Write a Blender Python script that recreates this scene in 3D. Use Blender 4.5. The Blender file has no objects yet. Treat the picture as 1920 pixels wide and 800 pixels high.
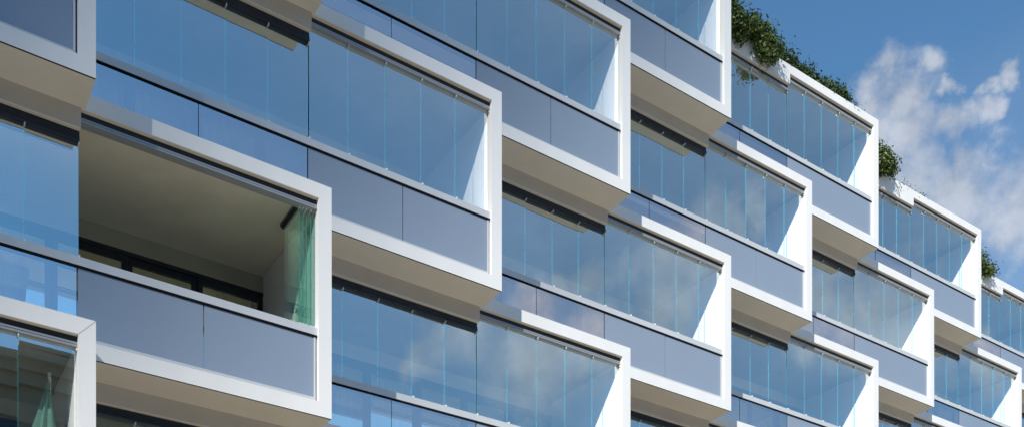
import bpy, bmesh, math, random
from math import radians, sin, cos, pi, sqrt, atan2, asin
from mathutils import Vector, Matrix

random.seed(7)
S = bpy.context.scene
COL = S.collection
EYE = 1.6                       # camera height above the ground

# ------------------------------------------------------------------ helpers
class MB:
    """collects faces; build() links them as one mesh object"""
    def __init__(s): s.v = []; s.f = []; s.m = []
    def quad(s, pts, m=0):
        b = len(s.v); s.v += [tuple(p) for p in pts]; s.f.append(tuple(range(b, b + len(pts)))); s.m.append(m)
    def box(s, x0, x1, y0, y1, z0, z1, m=0, mats=None):
        b = len(s.v)
        s.v += [(x0,y0,z0),(x1,y0,z0),(x1,y1,z0),(x0,y1,z0),(x0,y0,z1),(x1,y0,z1),(x1,y1,z1),(x0,y1,z1)]
        for i, q in enumerate(((0,3,2,1),(4,5,6,7),(0,1,5,4),(1,2,6,5),(2,3,7,6),(3,0,4,7))):
            s.f.append(tuple(b + k for k in q)); s.m.append(mats[i] if mats else m)
    def tube(s, p0, p1, r0, r1, n=8, m=0):
        p0, p1 = Vector(p0), Vector(p1); d = (p1 - p0).normalized()
        a = d.orthogonal().normalized(); c = d.cross(a); b = len(s.v)
        for p, r in ((p0, r0), (p1, r1)):
            for i in range(n):
                t = 2 * pi * i / n; s.v.append(tuple(p + a * (r * cos(t)) + c * (r * sin(t))))
        for i in range(n):
            j = (i + 1) % n; s.f.append((b + i, b + j, b + n + j, b + n + i)); s.m.append(m)
        s.f.append(tuple(b + i for i in range(n))[::-1]); s.m.append(m)
        s.f.append(tuple(b + n + i for i in range(n))); s.m.append(m)
    def mesh(s, name, mats):
        me = bpy.data.meshes.new(name); me.from_pydata(s.v, [], s.f)
        for m in mats: me.materials.append(m)
        for p, m in zip(me.polygons, s.m): p.material_index = m
        me.update(); return me

def link(name, me, parent=None, loc=(0,0,0), rz=0.0):
    o = bpy.data.objects.new(name, me); COL.objects.link(o)
    o.location = loc; o.rotation_euler = (0, 0, rz)
    if parent: o.parent = parent
    return o
def tag(o, label=None, cat=None, group=None, kind=None):
    for k, v in (('label', label), ('category', cat), ('group', group), ('kind', kind)):
        if v: o[k] = v
    return o
def bevel(o, w=0.006, seg=2):
    b = o.modifiers.new('edge', 'BEVEL'); b.width = w; b.segments = seg; b.limit_method = 'ANGLE'; b.angle_limit = radians(40)

# ------------------------------------------------------------------ materials
def newmat(name):
    m = bpy.data.materials.new(name); m.use_nodes = True
    nt = m.node_tree; nt.nodes.clear()
    out = nt.nodes.new('ShaderNodeOutputMaterial')
    return m, nt, out
def N(nt, t, **kw):
    n = nt.nodes.new(t)
    for k, v in kw.items():
        if k.startswith('_'): setattr(n, k[1:], v)
        else: n.inputs[k.replace('__', ' ')].default_value = v
    return n
def rgb(c): return (c[0], c[1], c[2], 1.0)

def plain(name, c, rough=.6, metal=0.0, var=.06, scale=3.0, spec=.4, bump=0.0, bscale=60.0, stretch=None, coat=0.0):
    m, nt, out = newmat(name)
    p = N(nt, 'ShaderNodeBsdfPrincipled', Roughness=rough, Metallic=metal)
    p.inputs['Specular IOR Level'].default_value = spec
    if coat: p.inputs['Coat Weight'].default_value = coat; p.inputs['Coat Roughness'].default_value = .03
    tc = N(nt, 'ShaderNodeTexCoord'); src = tc.outputs['Object']
    if stretch:
        mp = N(nt, 'ShaderNodeMapping'); mp.inputs['Scale'].default_value = stretch
        nt.links.new(src, mp.inputs['Vector']); src = mp.outputs['Vector']
    no = N(nt, 'ShaderNodeTexNoise', Scale=scale, Detail=6.0, Roughness=.6)
    nt.links.new(src, no.inputs['Vector'])
    mr = N(nt, 'ShaderNodeMapRange'); mr.inputs['From Min'].default_value = .3; mr.inputs['From Max'].default_value = .7
    mr.inputs['To Min'].default_value = 1 - var; mr.inputs['To Max'].default_value = 1 + var
    nt.links.new(no.outputs['Fac'], mr.inputs['Value'])
    mx = N(nt, 'ShaderNodeVectorMath', _operation='SCALE'); mx.inputs[0].default_value = c
    nt.links.new(mr.outputs['Result'], mx.inputs['Scale'])
    nt.links.new(mx.outputs['Vector'], p.inputs['Base Color'])
    if bump:
        n2 = N(nt, 'ShaderNodeTexNoise', Scale=bscale, Detail=4.0); nt.links.new(src, n2.inputs['Vector'])
        bp = N(nt, 'ShaderNodeBump', Strength=bump, Distance=.01); nt.links.new(n2.outputs['Fac'], bp.inputs['Height'])
        nt.links.new(bp.outputs['Normal'], p.inputs['Normal'])
    nt.links.new(p.outputs['BSDF'], out.inputs['Surface'])
    return m

def glass(name, tint, refl, wave=.0):
    """thin coated pane: lets light through with a tint and mirrors the sky on top"""
    m, nt, out = newmat(name)
    tr = N(nt, 'ShaderNodeBsdfTransparent', Color=rgb(tint))
    gl = N(nt, 'ShaderNodeBsdfGlossy', Roughness=.0)
    fr = N(nt, 'ShaderNodeFresnel', IOR=1.5)
    mr = N(nt, 'ShaderNodeMapRange'); mr.inputs['From Min'].default_value = .04; mr.inputs['From Max'].default_value = .6
    mr.inputs['To Min'].default_value = 1.0; mr.inputs['To Max'].default_value = 2.0
    nt.links.new(fr.outputs['Fac'], mr.inputs['Value'])
    sc = N(nt, 'ShaderNodeVectorMath', _operation='SCALE'); sc.inputs[0].default_value = refl
    nt.links.new(mr.outputs['Result'], sc.inputs['Scale'])
    gm = N(nt, 'ShaderNodeNewGeometry'); fb = N(nt, 'ShaderNodeMath', _operation='SUBTRACT'); fb.inputs[0].default_value = 1.0
    nt.links.new(gm.outputs['Backfacing'], fb.inputs[1])          # the coating is on the outer face only
    s2 = N(nt, 'ShaderNodeVectorMath', _operation='SCALE')
    nt.links.new(sc.outputs['Vector'], s2.inputs[0]); nt.links.new(fb.outputs[0], s2.inputs['Scale'])
    nt.links.new(s2.outputs['Vector'], gl.inputs['Color'])
    if wave:
        tc = N(nt, 'ShaderNodeTexCoord'); no = N(nt, 'ShaderNodeTexNoise', Scale=1.3, Detail=1.0)
        nt.links.new(tc.outputs['Object'], no.inputs['Vector'])
        bp = N(nt, 'ShaderNodeBump', Strength=wave, Distance=.02); nt.links.new(no.outputs['Fac'], bp.inputs['Height'])
        nt.links.new(bp.outputs['Normal'], gl.inputs['Normal'])
    ad = N(nt, 'ShaderNodeAddShader')
    nt.links.new(tr.outputs[0], ad.inputs[0]); nt.links.new(gl.outputs[0], ad.inputs[1])
    nt.links.new(ad.outputs[0], out.inputs['Surface'])
    return m

M = {}
M['white']   = plain('white_render', (.90,.895,.88), .65, var=.035, scale=1.6, spec=.3, bump=.05, bscale=140, stretch=(1,1,.35))
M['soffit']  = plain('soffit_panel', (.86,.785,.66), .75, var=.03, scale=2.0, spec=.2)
M['shaded_fascia']  = plain('fascia_shade_tone', (.62,.585,.55), .75, var=.04, scale=2.0, spec=.2)  # white beam face toned darker for the shade under the box above
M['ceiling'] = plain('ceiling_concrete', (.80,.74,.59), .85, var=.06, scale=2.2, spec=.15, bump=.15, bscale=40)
M['ceiling2'] = plain('ceiling_shade_tone', (.26,.25,.22), .85, var=.1, scale=2.0, spec=.15)  # darkened ceiling tone that cuts light bounced inside glazed balconies
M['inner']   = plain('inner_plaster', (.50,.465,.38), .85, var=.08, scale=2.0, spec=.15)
M['dark']    = plain('dark_aluminium', (.022,.03,.045), .4, var=.1, spec=.4)
M['black']   = plain('shadow_gap', (.008,.009,.011), .8, var=.1, spec=.1)  # black strips along narrow gaps, their shadow put into the colour
M['alu']     = plain('brushed_aluminium', (.66,.68,.70), .5, metal=.1, var=.03, spec=.4)
M['panel']   = plain('opaque_glass_panel', (.29,.355,.455), .22, var=.03, scale=.5, spec=.5, coat=.25)
M['pane']    = glass('pane_glass', (.95,.96,.955), (.53,.605,.605), wave=.012)
M['clear']   = glass('blue_balustrade_glass', (.74,.76,.83), (.70,.66,.66), wave=.01)
M['green']   = glass('folded_pane_glass', (.78,.885,.855), (.40,.50,.49))
def edgemat():
    m = glass('pane_edge', (.62,.80,.80), (.46,.60,.60)); nt = m.node_tree
    d = N(nt, 'ShaderNodeBsdfDiffuse', Color=(.014,.058,.058,1)); a = N(nt, 'ShaderNodeAddShader')
    out = [n for n in nt.nodes if n.type == 'OUTPUT_MATERIAL'][0]
    nt.links.new(out.inputs['Surface'].links[0].from_socket, a.inputs[0]); nt.links.new(d.outputs[0], a.inputs[1])
    nt.links.new(a.outputs[0], out.inputs['Surface'])
    return m
M['edge']    = edgemat()
M['foldedge'] = plain('folded_pane_edge', (.06,.25,.23), .25, var=.05)
M['clip']    = plain('white_clip', (.85,.86,.86), .35, var=.02)
M['doorglass'] = glass('door_glass', (.55,.60,.52), (.62,.64,.52))
M['curtain'] = plain('curtain_cloth', (.62,.62,.58), .9, var=.06, spec=.1)
M['deck']    = plain('balcony_deck', (.09,.085,.08), .8, var=.15)  # kept dark to cut light bounced inside the glazed balconies
M['bounce']  = plain('pale_bounce_deck', (.68,.60,.46), .7, var=.15)  # pale floor added in the open balcony to bounce light onto its ceiling
M['canvas']  = plain('green_canvas', (.10,.24,.18), .8, var=.15, scale=6)
M['joint']   = plain('render_joint', (.50,.50,.48), .8, var=.05)
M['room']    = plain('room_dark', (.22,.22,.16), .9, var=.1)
M['concrete'] = plain('core_concrete', (.42,.40,.37), .85, var=.08, scale=1.0, bump=.1)

# ------------------------------------------------------------------ settings of the sky and the surroundings
SKY_STRENGTH, SKY_AIR, SKY_DUST, SKY_OZ = .14, 1.22, 0.0, 5.0
CLOUD_ALPHA, CLOUD_COLOR = .92, (.60, .66, .77)
CASTER_SLOPE, CASTER_Z, CASTER_DIST = 2.6, 8.4, 300.0
VEILS, VEIL_ALPHA = [(.376, .80, .46, .17), (.397, .783, .43, .17), (.80, -.30, .50, .36), (.86, -.2, .47, .4)], .30
HOUSE = ((16.6, -7.0, 0), .58640)
SKY_CLOUDS = [
    (0.2934, 0.7616, 0.5779, 0.0214),
    (0.3116, 0.7521, 0.5807, 0.0147),
    (0.2784, 0.7758, 0.5662, 0.0201),
    (0.3015, 0.7721, 0.5594, 0.0272),
    (0.3245, 0.7592, 0.5641, 0.0099),
    (0.2746, 0.7884, 0.5504, 0.0224),
    (0.3029, 0.7863, 0.5386, 0.0335),
    (0.3278, 0.7765, 0.5381, 0.0220),
    (0.3458, 0.7665, 0.5412, 0.0151),
    (0.3555, 0.7612, 0.5423, 0.0093),
    (0.3589, 0.7473, 0.5592, 0.0139),
    (0.3487, 0.7552, 0.5551, 0.0099),
    (0.3689, 0.7517, 0.5466, 0.0042),
    (0.2696, 0.7984, 0.5384, 0.0190),
    (0.3652, 0.7775, 0.5120, 0.0220),
    (0.3435, 0.7843, 0.5165, 0.0223),
    (0.3867, 0.7795, 0.4928, 0.0405),
    (0.3442, 0.7955, 0.4987, 0.0379),
    (0.3121, 0.7992, 0.5137, 0.0305),
    (0.2871, 0.8000, 0.5269, 0.0229),
]
FAR_CLOUDS = [
    (0.8175, -0.2988, 0.4923, 0.0236),
    (0.8084, -0.3273, 0.4892, 0.0172),
    (0.8294, -0.2690, 0.4897, 0.0300),
    (0.8454, -0.2123, 0.4901, 0.0381),
    (0.8454, -0.1758, 0.5044, 0.0413),
    (0.8640, -0.2169, 0.4544, 0.0393),
    (0.8533, -0.2817, 0.4387, 0.0403),
    (0.8420, -0.3332, 0.4242, 0.0500),
    (0.8090, -0.3861, 0.4432, 0.0336),
    (0.8028, -0.4201, 0.4231, 0.0272),
    (0.8479, -0.1366, 0.5122, 0.0182),
    (0.8864, -0.0811, 0.4558, 0.0373),
    (0.8987, -0.0438, 0.4363, 0.0413),
    (0.9086, -0.0150, 0.4175, 0.0370),
    (0.8911, -0.1077, 0.4409, 0.0340),
    (0.9152, 0.0417, 0.4009, 0.0240),
    (0.8192, -0.3241, 0.4732, 0.0262),
]

# ------------------------------------------------------------------ the staggered apartment building
U, V, H = 3.1944, 0.5898, 3.19        # half a balcony along the front, step into the building, height of a box
W = 2 * U - .005                      # width of one balcony
D = 2.75                              # depth
F0 = Vector((-4.832, 11.738, 0))      # front corner of column 0
EX = Vector((.83290, .55342, 0))      # along the fronts
RZ = atan2(EX.y, EX.x)
GP = .113                             # glass plane behind the front
ZR = -1.965                           # top of handrail

def frame_mesh():
    b = MB()
    t, L = .19, -W
    b.box(-t, 0, 0, D, -H, 0)                           # right side wall
    b.box(L, L + .13, 0, D, -H, 0)                      # left side wall
    b.box(L + .13, -t, 0, D, -.2, 0)                    # roof slab with beam
    b.box(L + .13, -t, 0, D, -H, -2.985)                # floor slab with beam
    b.box(L + .13, -U - .055, 0, .30, -.437, -.2)       # deep beam over the inner half
    b.box(L + .13, -U - .055, .30, .50, -.437, -.25)    # its downstand behind the glass
    return b.mesh('balcony', [M['white']])
def soffit_mesh():
    b = MB()
    b.box(-W + .01, -.004, .018, D - .02, -H - .006, -H)
    b.box(-W + .01, -.004, .001, .018, -H - .004, -H, 1)
    return b.mesh('soffit', [M['soffit'], M['black']])
def fascia_mesh():
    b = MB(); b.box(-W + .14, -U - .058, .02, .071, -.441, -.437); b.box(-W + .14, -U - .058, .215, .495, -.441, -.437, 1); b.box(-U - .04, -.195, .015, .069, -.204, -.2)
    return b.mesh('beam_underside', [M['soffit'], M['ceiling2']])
def shadeplate_mesh():
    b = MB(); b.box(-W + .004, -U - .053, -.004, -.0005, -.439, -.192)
    return b.mesh('shaded_fascia', [M['shaded_fascia']])
def ceiling_mesh(mat):
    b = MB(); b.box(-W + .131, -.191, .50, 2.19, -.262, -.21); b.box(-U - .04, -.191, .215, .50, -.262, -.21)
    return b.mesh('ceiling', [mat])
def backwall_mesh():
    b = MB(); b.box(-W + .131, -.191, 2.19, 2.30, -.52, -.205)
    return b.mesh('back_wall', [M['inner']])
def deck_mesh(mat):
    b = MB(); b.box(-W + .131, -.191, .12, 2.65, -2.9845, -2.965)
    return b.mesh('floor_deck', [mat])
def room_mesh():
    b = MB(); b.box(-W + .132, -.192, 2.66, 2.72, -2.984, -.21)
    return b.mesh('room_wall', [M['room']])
NS = 6
def sash(i):
    x1 = -.192 - i * (W - .324) / NS; return x1 - (W - .324) / NS, x1
def doorframe_mesh():
    b = MB()
    b.box(-W + .132, -.192, 2.185, 2.28, -.575, -.521)
    b.box(-W + .132, -.192, 2.185, 2.28, -2.984, -2.92)
    for i in range(NS):
        a, c = sash(i); y = 2.20 + .03 * (i % 2)
        b.box(a + .004, a + .078, y, y + .05, -2.92, -.575); b.box(c - .078, c - .004, y, y + .05, -2.92, -.575)
        b.box(a + .078, c - .078, y, y + .05, -.665, -.575); b.box(a + .078, c - .078, y, y + .05, -2.92, -2.80)
    return b.mesh('sliding_door_frame', [M['dark']])
def doorglass_mesh():
    b = MB()
    for i in range(NS):
        a, c = sash(i); y = 2.225 + .03 * (i % 2)
        b.quad([(a + .078, y, -2.80), (c - .078, y, -2.80), (c - .078, y, -.665), (a + .078, y, -.665)])
    return b.mesh('door_glass', [M['doorglass']])
def curtain_mesh(spans, seed):
    b = MB(); r = random.Random(seed)
    for x0, x1 in spans:
        n = int((x1 - x0) / .03); ph = r.random() * 6; pts = []
        for i in range(n + 1):
            x = x0 + (x1 - x0) * i / n
            pts.append((x, 2.45 + .035 * sin(x * 42 + ph + .8 * sin(x * 9)) + .012 * sin(x * 90)))
        for p, q in zip(pts, pts[1:]):
            b.quad([(p[0], p[1], -2.95), (q[0], q[1], -2.95), (q[0], q[1], -.55), (p[0], p[1], -.55)])
    me = b.mesh('curtain', [M['curtain']])
    for p in me.polygons: p.use_smooth = True
    return me
def handrail_mesh():
    b = MB()
    x0, x1 = -W + .132, -.192
    b.box(x0, x1, .045, .175, -2.068, ZR)
    b.box(x0, x1, .052, .165, -2.094, -2.068, 1)
    return b.mesh('handrail', [M['alu'], M['black']])
def trim_mesh():
    b = MB()
    b.box(-3.272, -.212, .058, .082, -2.962, -2.922)
    b.box(-.237, -.212, .058, .082, -2.922, -2.096)
    b.box(-W + .132, -.192, .050, .10, -2.985, -2.964, 1)
    return b.mesh('panel_trim', [M['alu'], M['black']])
def track_mesh(x0, x1, z, lip='track'):
    b = MB()
    b.box(x0, x1, .072, .21, z - .062, z)
    b.box(x0, x1, .078, .20, z - .072, z - .062, 1)
    b.box(x0, x1, .060, .20, z - .094, z - .072, 2)
    b.box(x0, x1, .078, .19, z - .104, z - .094, 1)
    b.box(x0, x1, .054, .18, z - .128, z - .104, 2)
    return b.mesh('head_track', [M['dark'], M['black'], M[lip]])
def panel_mesh(name, x0, x1, mat, y=.066):
    b = MB(); b.box(x0, x1, y, y + .012, -2.955, -2.096)
    return b.mesh(name, [mat])
PW = .606
def pane_mesh(h, w=PW, last=False):
    b = MB()
    b.quad([(-w/2 + .004, 0, 0), (w/2 - .004, 0, 0), (w/2 - .004, 0, h), (-w/2 + .004, 0, h)])
    if not last: b.box(w/2 - .004, w/2 + .0005, -.005, .006, 0, h, 1)
    b.box(-w/2, -w/2 + .0035, -.005, .006, 0, h, 1)
    b.box(w/2 - .007, w/2 + .009, -.072, -.0055, -.012, .022, 2)
    b.box(w/2 - .006, w/2 + .006, -.050, -.0055, h - .035, h - .002, 2)
    return b.mesh('glass_pane', [M['pane'], M['edge'], M['clip']])

def fold_mesh(h, w):
    b = MB()
    b.quad([(-w/2, 0, 0), (w/2, 0, 0), (w/2, 0, h), (-w/2, 0, h)])
    b.box(w/2, w/2 + .004, -.005, .005, 0, h, 1)
    b.box(w/2 - .03, w/2 + .012, -.016, .016, .001, .05, 2); b.box(w/2 - .03, w/2 + .012, -.014, .014, h - .02, h + .045, 2)
    return b.mesh('glass_pane', [M['green'], M['foldedge'], M['clip']])
M['track'] = plain('track_aluminium', (.40,.42,.44), .4, metal=.3, var=.03)
HR, HL = ZR * -1 - .328, ZR * -1 - .565
ME = {
    'frame': frame_mesh(), 'soffit': soffit_mesh(), 'under': fascia_mesh(), 'ceil': ceiling_mesh(M['ceiling']), 'shaded_fascia': shadeplate_mesh(), 'back': backwall_mesh(),
    'room': room_mesh(), 'deck': deck_mesh(M['deck']), 'deckBounce': deck_mesh(M['bounce']), 'dframe': doorframe_mesh(), 'dglass': doorglass_mesh(), 'rail': handrail_mesh(), 'trim': trim_mesh(),
    'trackR': track_mesh(-U - .052, -.192, -.2), 'trackL': track_mesh(-W + .132, -U - .058, -.437),
    'trackShade': track_mesh(-W + .132, -U - .058, -.437, 'dark'),  # lips coloured dark to stand for the shade under the box above
    'paneR': pane_mesh(HR), 'paneE': pane_mesh(HR, PW, True), 'paneL': pane_mesh(HL, .598),
    'fold': fold_mesh(HR, .56),
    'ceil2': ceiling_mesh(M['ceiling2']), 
}
OP = [panel_mesh('balustrade_panel', -3.270, -1.757, M['panel']), panel_mesh('balustrade_panel', -1.743, -.239, M['panel'])]
def clear_mesh(x0, x1):
    b = MB(); z0, z1, y = -2.955, -2.096, .066
    b.quad([(x0, y, z0), (x1, y, z0), (x1, y, z1), (x0, y, z1)])
    b.box(x1, x1 + .005, y - .004, y + .006, z0, z1, 1)
    return b.mesh('clear_panel', [M['clear'], M['black']])
CL = [clear_mesh(-W + .135, -4.842), clear_mesh(-4.834, -3.286)]
CURT = [curtain_mesh(s, i) for i, s in enumerate((
    [(-6.2,-4.9),(-4.1,-3.2),(-2.3,-1.9)], [(-5.6,-4.2),(-1.7,-.9)], [(-6.2,-5.6),(-4.9,-3.6),(-1.2,-.3)], [(-5.9,-5.1),(-4.7,-3.0)]))]

bld = bpy.data.objects.new('apartment_building', None); COL.objects.link(bld)
bld.location = F0; bld.rotation_euler = (0, 0, RZ)
tag(bld, 'white apartment building of staggered balcony boxes with blue glass fronts and planted roof edge', 'building')

rnd = random.Random(3)
def balcony(k, top, folded=False):
    o = link('balcony', ME['frame'], bld, (k * U, k * V, top + EYE))
    for n in ('soffit', 'under', 'ceil' if folded else 'ceil2', 'back', 'room', 'deckBounce' if folded else 'deck', 'dframe', 'dglass', 'rail', 'trim', 'trackR', 'trackL' if top > 18 else 'trackShade'):
        link(ME[n].name.split('.')[0], ME[n], o)
    if top < 18: link('shaded_fascia', ME['shaded_fascia'], o)
    link('curtain', rnd.choice(CURT), o)
    for me in OP: link('balustrade_panel', me, o)
    for me in CL: link('clear_panel', me, o)
    for i in range(5):
        a = radians(rnd.uniform(-.4, .4))
        if not folded:
            link('glass_pane', ME['paneR' if i else 'paneE'], o, (-.2 - PW / 2 - i * .6085, GP, ZR), a).rotation_euler.x = radians(rnd.uniform(-.2, .2))
        link('glass_pane', ME['paneL'], o, (-U - .062 - .300 - i * .599, GP, ZR), radians(rnd.uniform(-.4, .4))).rotation_euler.x = radians(rnd.uniform(-.2, .2))
    return o

UNITS = [(4,18.05),(6,18.05),(8,18.05),(10,18.05),
         (1,15.05),(3,15.05),(5,15.05),(7,15.05),(9,15.05),(11,15.05),
         (0,12.05),(2,12.05),(4,12.05),(6,12.05),(8,12.05),
         (1,9.05),(3,9.05),(5,9.05),(7,9.05),
         (0,6.05),(2,6.05)]
for k, t in UNITS:
    o = balcony(k, t, folded=(k == 1 and t == 9.05))
    if k == 1 and t == 9.05:
        tag(o, 'open balcony with its glass panes folded together at the right')
        for i, u in enumerate((-.415, -.365, -.318, -.255, -.205)):
            p = link('glass_pane', ME['fold'], o, (u, GP + .30, ZR), -pi / 2 + radians((.08, -.05, .05, -.08, .03)[i]))
        b = MB(); b.box(-.46, -.40, .21, .75, -.31, -.2625); b.box(-.44, -.41, .21, .75, -.33, -.31)
        link('side_track', b.mesh('side_track', [M['dark']]), o)

    if k == 0 and t == 6.05:          # the corner mitre shows on this one
        b = MB(); w = .003; b.quad([(-.19 - w, -.001, -.2 + w), (-.19 + w, -.001, -.2 - w), (-w * 0, -.001, -w * 2), (-w * 2, -.001, 0)])
        link('mitre_joint', b.mesh('mitre_joint', [M['joint']]), o)

# the solid body the balconies are built onto, behind and below them
b = MB()
l0, l1 = -4, 13
def P(k, v): return (k * U, k * V + v)
c = [P(l0, 4.0), P(l1, 4.0), P(l1, 14.0), P(l0, 14.0)]
zt, zb = 17.9 + EYE, 0.0
b.quad([(*p, zb) for p in reversed(c)]); b.quad([(*p, zt) for p in c])
for i in range(4):
    p, q = c[i], c[(i + 1) % 4]; b.quad([(*p, zb), (*q, zb), (*q, zt), (*p, zt)])
link('wall', b.mesh('wall', [M['concrete']]), bld)

# ------------------------------------------------------------------ rooftop shrubs
def leafmat(name, a, b_, rough=.45):
    m, nt, out = newmat(name)
    p = N(nt, 'ShaderNodeBsdfPrincipled', Roughness=rough)
    p.inputs['Specular IOR Level'].default_value = .35
    ge = N(nt, 'ShaderNodeNewGeometry'); cr = N(nt, 'ShaderNodeValToRGB')
    cr.color_ramp.elements[0].color = rgb(a); cr.color_ramp.elements[1].color = rgb(b_)
    nt.links.new(ge.outputs['Random Per Island'], cr.inputs['Fac'])
    nt.links.new(cr.outputs['Color'], p.inputs['Base Color'])
    tl = N(nt, 'ShaderNodeBsdfTranslucent'); nt.links.new(cr.outputs['Color'], tl.inputs['Color'])
    mx = N(nt, 'ShaderNodeMixShader', Fac=.25)
    nt.links.new(p.outputs[0], mx.inputs[1]); nt.links.new(tl.outputs[0], mx.inputs[2])
    nt.links.new(mx.outputs[0], out.inputs['Surface'])
    return m
M['leaf'] = leafmat('shrub_leaf', (.04,.075,.018), (.21,.27,.075))
M['leafdark'] = leafmat('dark_shrub_leaf', (.03,.06,.02), (.125,.18,.055))
M['bark'] = plain('bark', (.10,.075,.05), .9, var=.2)

def shrub(label, k, blobs, n, leaf, mat, seed, root, group='shrubs planted along the roof edge', sprigs=6):
    """blobs: ellipsoids (u, v, z, ru, rv, rz) relative to the roof corner of column k"""
    r = random.Random(seed); base = bld.matrix_world @ Vector((0,0,0))
    T = Matrix.Translation(F0) @ Matrix.Rotation(RZ, 4, 'Z')
    org = T @ Vector((k * U + root[0], k * V + root[1], 18.05 + EYE + root[2]))
    t = bpy.data.objects.new('shrub', None); COL.objects.link(t); t.location = org; t.rotation_euler = (0, 0, RZ)
    tag(t, label, 'shrub', group)
    b = MB(); st = MB()
    wts = [bl[3] * bl[5] for bl in blobs]
    clumps = []
    for bl in blobs:
        for _ in range(max(6, int(26 * bl[3] * bl[5] / .16))):
            d = Vector((r.gauss(0,1), r.gauss(0,1), r.gauss(0,1))).normalized() * (r.random() ** .4)
            clumps.append((Vector((bl[0] + d.x * bl[3], bl[1] + d.y * bl[4], bl[2] + d.z * bl[5])), r.uniform(.06, .15), d))
    R0 = Vector(root)
    for c, s, d in clumps:
        p = c - R0
        st.tube((r.uniform(-.04,.04), r.uniform(-.03,.03), -.02), tuple(p), .010, .003, 5)
    for _ in range(n):
        c, s, d = r.choice(clumps)
        o = Vector((r.gauss(0,1), r.gauss(0,1), r.gauss(0,1))) * s * .75
        p = c + o - R0
        nrm = (o.normalized() * .7 + d * .5 + Vector((0, -.1, .55)) + Vector((r.gauss(0,.45), r.gauss(0,.45), r.gauss(0,.45)))).normalized()
        a = nrm.orthogonal().normalized(); a = Matrix.Rotation(r.random() * 2 * pi, 3, nrm) @ a; w = nrm.cross(a)
        L = leaf * r.uniform(.6, 1.35); wd = L * .30
        q = [p - a * L * .5, p - a * L * .05 + w * wd - nrm * L * .05, p + a * L * .5 - nrm * L * .12, p - a * L * .05 - w * wd - nrm * L * .05]
        b.quad(q)
    for i in range(sprigs):
        c, s, d = r.choice(clumps)
        p = c - R0; dirn = (Vector((r.gauss(0,.5), r.gauss(0,.4), 1.0))).normalized(); L = r.uniform(.12, .28)
        st.tube(p, p + dirn * L, .005, .002, 4)
        for j in range(7):
            q0 = p + dirn * L * (j + 1) / 7; a = Vector((r.gauss(0,1), r.gauss(0,1), .6)).normalized(); w = a.cross(dirn).normalized(); l2 = leaf * .8
            b.quad([q0, q0 + a * l2 * .5 + w * l2 * .25, q0 + a * l2, q0 + a * l2 * .5 - w * l2 * .25])
    f = link('foliage', b.mesh('foliage', [mat]), t); link('stem', st.mesh('stem', [M['bark']]), t)
    return t

shrub('dense shrub spilling over the roof edge against the tall white upright', 6,
      [(-5.25,-.10,.02,.50,.24,.40),(-5.05,.15,.30,.60,.3,.32),(-4.75,-.10,.14,.40,.22,.30)], 6500, .072, M['leaf'], 1, (-5.2,.3,0.0))
shrub('shrub hanging lowest over the white roof beam above the step', 6,
      [(-4.2,-.16,-.03,.36,.18,.36),(-4.3,.10,.22,.5,.26,.28),(-3.95,-.05,.1,.25,.2,.28)], 5000, .072, M['leaf'], 2, (-4.2,.28,0.0))
spots = [(-3.5,.62,'dark upright shrub on the roof right after the hanging shrub'),
         (-3.0,.55,'small dark shrub on the roof above the step in the beam'),
         (-2.4,.58,'rounded dark shrub midway along the sloping roof beam'),
         (-1.85,.50,'low loose dark shrub second from the end of the roof hedge'),
         (-1.25,.60,'last dark shrub of the roof hedge before the bare white beam')]
for i, (u, h, lab) in enumerate(spots):
    shrub(lab, 6, [(u,.30,h*.48,.34,.2,h*.5),(u+.22,.30,h*.3,.25,.2,h*.34),(u-.2,.3,h*.3,.25,.2,h*.35)], 2200, .07, M['leafdark'], 20 + i, (u,.34,0.0))
shrub('tiny green sprig alone on the bare white roof beam', 6, [(-.78,.1,.05,.06,.05,.07)], 40, .05, M['leafdark'], 31, (-.78,.1,0.0), sprigs=2)
shrub('round dense shrub on the middle roof beside the white upright', 8,
      [(-5.0,.02,.30,.75,.3,.45),(-4.35,.05,.2,.40,.25,.35),(-4.8,-.15,.1,.5,.2,.3)], 5200, .078, M['leaf'], 40, (-4.8,.2,0.0))
shrub('low creeping plant trailing down the middle roof edge', 8,
      [(-3.6,.16,.04,.22,.05,.06),(-3.15,.16,.03,.25,.04,.045),(-2.8,.16,.02,.15,.04,.03)], 260, .06, M['leafdark'], 41, (-3.5,.16,0.0), sprigs=1)
shrub('small loose shrub hanging over the farthest roof edge', 10,
      [(-4.7,.0,.15,.55,.25,.40),(-4.3,-.12,-.02,.25,.12,.28),(-4.0,.08,.12,.25,.15,.12)], 2200, .085, M['leaf'], 50, (-4.6,.2,0.0))

# ------------------------------------------------------------------ ground and the house across the street
M['paving'] = plain('paving', (.47,.41,.325), .9, var=.12, scale=.4)
b = MB(); b.quad([(-900,-900,0),(900,-900,0),(900,900,0),(-900,900,0)])
tag(link('ground', b.mesh('ground', [M['paving']])), kind='structure')

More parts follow.
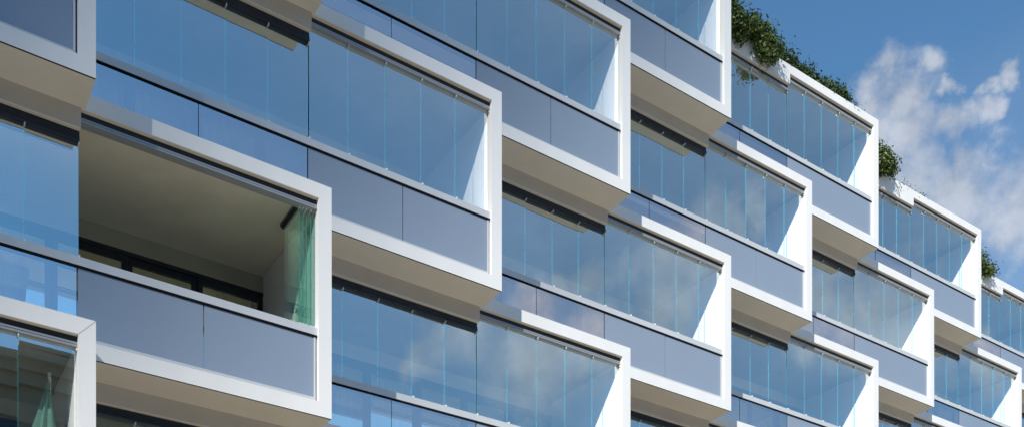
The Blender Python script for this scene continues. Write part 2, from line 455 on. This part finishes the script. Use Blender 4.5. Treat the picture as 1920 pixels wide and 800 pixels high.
M['oldstone'] = plain('old_stone', (.24,.215,.155), .85, var=.12, scale=.8, bump=.2)
M['oldpane'] = plain('old_window', (.03,.04,.05), .1, var=.1)
M['oldroof'] = plain('old_roof', (.16,.12,.10), .8, var=.2)
def old_house():
    t = bpy.data.objects.new('stone_house', None); COL.objects.link(t)
    tag(t, 'old stone house with a cornice and roof block mirrored in the lowest left glass', 'house')
    w, hgt, dp = 72.0, 18.45, 12.0        # local x runs along the street, the front faces +y
    b = MB(); b.box(-w, 0, -dp, 0, 0, hgt); b.box(-w, .06, 0, .06, 4.2, 4.5)
    link('wall', b.mesh('wall', [M['oldstone']]), t)
    b = MB(); b.box(-w-.4, .4, -dp-.4, .45, hgt, hgt+.35); b.box(-w-.2, .2, -dp-.2, .25, hgt-.45, hgt-.002); b.box(-w-.6, .6, -dp-.6, .7, hgt+.352, hgt+.65)
    link('cornice', b.mesh('cornice', [M['oldstone']]), t)
    b = MB(); b.box(-4.1, -.8, -dp+1, -.7, hgt+.652, hgt+1.30); b.box(-4.2, -.7, -dp+.9, -.6, hgt+1.302, hgt+1.45)
    link('roof_block', b.mesh('roof_block', [M['oldstone']]), t)
    b = MB(); b.tube((-3.1,-1.2,hgt+1.452),(-3.1,-1.2,hgt+1.62),.35,.25,16)
    link('chimney', b.mesh('chimney', [M['oldroof']]), t)
    fr = MB(); fr.box(-.75,.75,.002,.10,-.15,0); fr.box(-.75,-.6,.002,.08,0,2.1); fr.box(.6,.75,.002,.08,0,2.1); fr.box(-.9,.9,.002,.16,2.1,2.35)
    frm = fr.mesh('window', [M['oldstone']]); pn = MB(); pn.quad([(-.6,.01,0),(-.6,.01,2.1),(.6,.01,2.1),(.6,.01,0)]); pnm = pn.mesh('pane', [M['oldpane']])
    for fl in range(4):
        for i in range(12):
            o = link('window', frm, t, (-2.2 - i * 3.2, 0, 5.4 + fl * 3.15)); link('pane', pnm, o)
    return t
house = old_house()
house.location = HOUSE[0]; house.rotation_euler = (0, 0, HOUSE[1])

def parasol_standin():  # stand-in for an unclear green shape behind the glass
    T = Matrix.Translation(F0) @ Matrix.Rotation(RZ, 4, 'Z')
    t = bpy.data.objects.new('parasol_standin', None); COL.objects.link(t); t.rotation_euler = (0, 0, RZ)
    t.location = T @ Vector((-.40, .62, 6.05 + EYE - 2.965))
    tag(t, 'umbrella-shaped stand-in for an unclear green shape behind the glass of the lowest left balcony', 'parasol_standin')
    b = MB(); prof = ((2.46,.012),(2.3,.03),(2.1,.065),(1.9,.10),(1.72,.13),(1.6,.115),(1.2,.09),(.95,.10)); n = 28; rings = []
    for z, r in prof:
        rings.append([(r * (1 + .22 * sin(i * 2 * pi / n * 7 + z)) * cos(i * 2 * pi / n) - (2.46 - z) * .10, r * (1 + .22 * sin(i * 2 * pi / n * 7 + z)) * sin(i * 2 * pi / n), z) for i in range(n)])
    for a, c in zip(rings, rings[1:]):
        for i in range(n): b.quad([a[i], c[i], c[(i+1) % n], a[(i+1) % n]])
    link('canopy', b.mesh('canopy', [M['canvas']]), t)
    b = MB(); b.tube((0,0,0),(0,0,2.5),.02,.02,10); link('pole', b.mesh('pole', [M['alu']]), t)
    b = MB(); b.tube((0,0,0),(0,0,.08),.24,.20,20); link('base', b.mesh('base', [M['concrete']]), t)
parasol_standin()

# ------------------------------------------------------------------ light
SUN = Vector((-.2719, -.7687, .5781)).normalized()       # towards the sun
sun = bpy.data.lights.new('sun', 'SUN'); sun.energy = 5.0; sun.angle = radians(.53); sun.color = (1.0, .965, .90)
so = bpy.data.objects.new('sun', sun); COL.objects.link(so)
so.rotation_euler = SUN.to_track_quat('Z', 'Y').to_euler()
so.location = (-20, -60, 60)

# unseen blocker added towards the sun to cast a soft shadow on the upper left
def shadow_caster():
    kw = Vector((cos(RZ) * U - sin(RZ) * V, sin(RZ) * U + cos(RZ) * V, 0))    # one column step
    d1 = (kw + Vector((0, 0, CASTER_SLOPE))).normalized()
    m = d1.cross(SUN).normalized()
    if m.z < 0: m = -m
    d1 = SUN.cross(m).normalized()
    anchor = F0 + kw * 1 + Vector((0, 0, CASTER_Z + CASTER_SLOPE * 1 + EYE))
    c = anchor + SUN * CASTER_DIST + m * 34
    bm = bmesh.new(); bmesh.ops.create_icosphere(bm, subdivisions=5, radius=1.0)
    from mathutils import noise
    for v in bm.verts:
        n = v.co.normalized(); s = 1 + .10 * noise.fractal(n * 5.0, 1.0, 2.0, 4) * max(0.0, n.x * .6 + abs(n.z))
        q = n * s
        v.co = d1 * (q.y * 70) + m * (q.x * -34) + SUN * (q.z * 12)
    me = bpy.data.meshes.new('shadow_caster'); bm.to_mesh(me); bm.free()
    me.materials.append(plain('caster_white', (.85,.86,.88), 1.0, var=.03, scale=.02, spec=0))
    for p in me.polygons: p.use_smooth = True
    tag(link('shadow_caster', me, None, c), kind='structure')
if CASTER_DIST: shadow_caster()

W_ = bpy.data.worlds.new('World'); S.world = W_; W_.use_nodes = True
nt = W_.node_tree; nt.nodes.clear()
out = nt.nodes.new('ShaderNodeOutputWorld')
sky = nt.nodes.new('ShaderNodeTexSky'); sky.sky_type = 'NISHITA'; sky.sun_disc = False
sky.sun_elevation = asin(SUN.z); sky.sun_rotation = atan2(SUN.x, SUN.y)
sky.altitude = 200; sky.air_density = SKY_AIR; sky.dust_density = SKY_DUST; sky.ozone_density = SKY_OZ
bg = nt.nodes.new('ShaderNodeBackground'); bg.inputs['Strength'].default_value = SKY_STRENGTH
tc = nt.nodes.new('ShaderNodeTexCoord')
sx = nt.nodes.new('ShaderNodeSeparateXYZ'); nt.links.new(tc.outputs['Generated'], sx.inputs[0])
hz_ = N(nt, 'ShaderNodeMapRange', _interpolation_type='SMOOTHSTEP')            # lowest part of the sky dimmed to cut fill light on the balconies
hz_.inputs['From Min'].default_value = .05; hz_.inputs['From Max'].default_value = .40
hz_.inputs['To Min'].default_value = .12; hz_.inputs['To Max'].default_value = 1.0
nt.links.new(sx.outputs['Z'], hz_.inputs['Value'])
hs = N(nt, 'ShaderNodeVectorMath', _operation='SCALE'); nt.links.new(sky.outputs['Color'], hs.inputs[0]); nt.links.new(hz_.outputs['Result'], hs.inputs['Scale'])
ht = N(nt, 'ShaderNodeVectorMath', _operation='MULTIPLY'); ht.inputs[1].default_value = (.78, 1.03, 1.06)
nt.links.new(hs.outputs['Vector'], ht.inputs[0]); nt.links.new(ht.outputs['Vector'], bg.inputs['Color'])
nz = N(nt, 'ShaderNodeTexNoise', Scale=5.0, Detail=8.0, Roughness=.58); nt.links.new(tc.outputs['Generated'], nz.inputs['Vector'])
nz2 = N(nt, 'ShaderNodeTexNoise', Scale=20.0, Detail=9.0, Roughness=.6); nt.links.new(tc.outputs['Generated'], nz2.inputs['Vector'])
wn = N(nt, 'ShaderNodeTexNoise', Scale=11.0, Detail=8.0, Roughness=.6); nt.links.new(tc.outputs['Generated'], wn.inputs['Vector'])
wa = N(nt, 'ShaderNodeVectorMath', _operation='SUBTRACT'); nt.links.new(wn.outputs['Color'], wa.inputs[0]); wa.inputs[1].default_value = (.5,.5,.5)
wb = N(nt, 'ShaderNodeVectorMath', _operation='SCALE', Scale=.11); nt.links.new(wa.outputs['Vector'], wb.inputs[0])
wc = N(nt, 'ShaderNodeVectorMath', _operation='ADD'); nt.links.new(tc.outputs['Generated'], wc.inputs[0]); nt.links.new(wb.outputs['Vector'], wc.inputs[1])
def math(op, a, b=None, c=None, clamp=False):
    n = nt.nodes.new('ShaderNodeMath'); n.operation = op; n.use_clamp = clamp
    for i, x in enumerate((a, b, c)):
        if x is None: continue
        if isinstance(x, (int, float)): n.inputs[i].default_value = x
        else: nt.links.new(x, n.inputs[i])
    return n.outputs[0]
def field(blobs):
    cur = None
    for x, y, z, r in blobs:
        d = nt.nodes.new('ShaderNodeVectorMath'); d.operation = 'DISTANCE'; d.inputs[1].default_value = (x, y, z)
        nt.links.new(wc.outputs['Vector'], d.inputs[0])
        v = math('SUBTRACT', 1.0, math('DIVIDE', d.outputs['Value'], r))
        cur = v if cur is None else math('SMOOTH_MAX', cur, v, .25)
    return cur
def density(blobs, amp, lo, hi, amp2):
    f = field(blobs)
    n = math('ADD', math('MULTIPLY', math('SUBTRACT', nz.outputs['Fac'], .5), amp), math('MULTIPLY', math('SUBTRACT', nz2.outputs['Fac'], .5), amp2))
    mr = nt.nodes.new('ShaderNodeMapRange'); mr.interpolation_type = 'SMOOTHSTEP'
    mr.inputs['From Min'].default_value = lo; mr.inputs['From Max'].default_value = hi
    nt.links.new(math('ADD', f, n), mr.inputs['Value'])
    return mr.outputs['Result']
d1 = density(SKY_CLOUDS, 1.3, -.38, .75, 1.4); d2 = density(FAR_CLOUDS, .9, -.55, 1.25, .25)
nz3 = N(nt, 'ShaderNodeTexNoise', Scale=2.2, Detail=3.0); nt.links.new(tc.outputs['Generated'], nz3.inputs['Vector'])
veil = math('MULTIPLY', field(VEILS), math('ADD', .35, math('MULTIPLY', nz3.outputs['Fac'], .7)), clamp=True)     # thin high haze
mask = math('MAXIMUM', math('MULTIPLY', math('MAXIMUM', d1, d2), CLOUD_ALPHA), math('MULTIPLY', veil, VEIL_ALPHA))
shade = math('ADD', .82, math('MULTIPLY', math('SUBTRACT', nz2.outputs['Fac'], .45), .9))
cc = N(nt, 'ShaderNodeVectorMath', _operation='SCALE'); cc.inputs[0].default_value = CLOUD_COLOR
nt.links.new(shade, cc.inputs['Scale'])
bg2 = nt.nodes.new('ShaderNodeBackground'); nt.links.new(cc.outputs['Vector'], bg2.inputs['Color'])
mx = nt.nodes.new('ShaderNodeMixShader'); nt.links.new(mask, mx.inputs['Fac'])
nt.links.new(bg.outputs[0], mx.inputs[1]); nt.links.new(bg2.outputs[0], mx.inputs[2])
nt.links.new(mx.outputs[0], out.inputs['Surface'])

# ------------------------------------------------------------------ camera: level, with the lens shifted up (upright lines stay upright)
cam = bpy.data.cameras.new('camera'); co = bpy.data.objects.new('camera', cam); COL.objects.link(co)
co.location = (0, 0, EYE); co.rotation_euler = (pi / 2, 0, 0)
cam.sensor_width = 36.0; cam.lens = 35.53; cam.shift_y = .6135; cam.clip_start = .1; cam.clip_end = 5000
S.camera = co

S.view_settings.view_transform = 'Standard'; S.view_settings.look = 'None'; S.view_settings.exposure = 0.0; S.view_settings.gamma = 1.0
S.render.engine = 'CYCLES'
cy = S.cycles
cy.max_bounces = 12; cy.transparent_max_bounces = 24; cy.diffuse_bounces = 4; cy.glossy_bounces = 4
cy.caustics_reflective = False; cy.caustics_refractive = False
cy.use_denoising = True; cy.sample_clamp_indirect = 8.0
try: cy.denoiser = 'OPENIMAGEDENOISE'
except Exception: pass
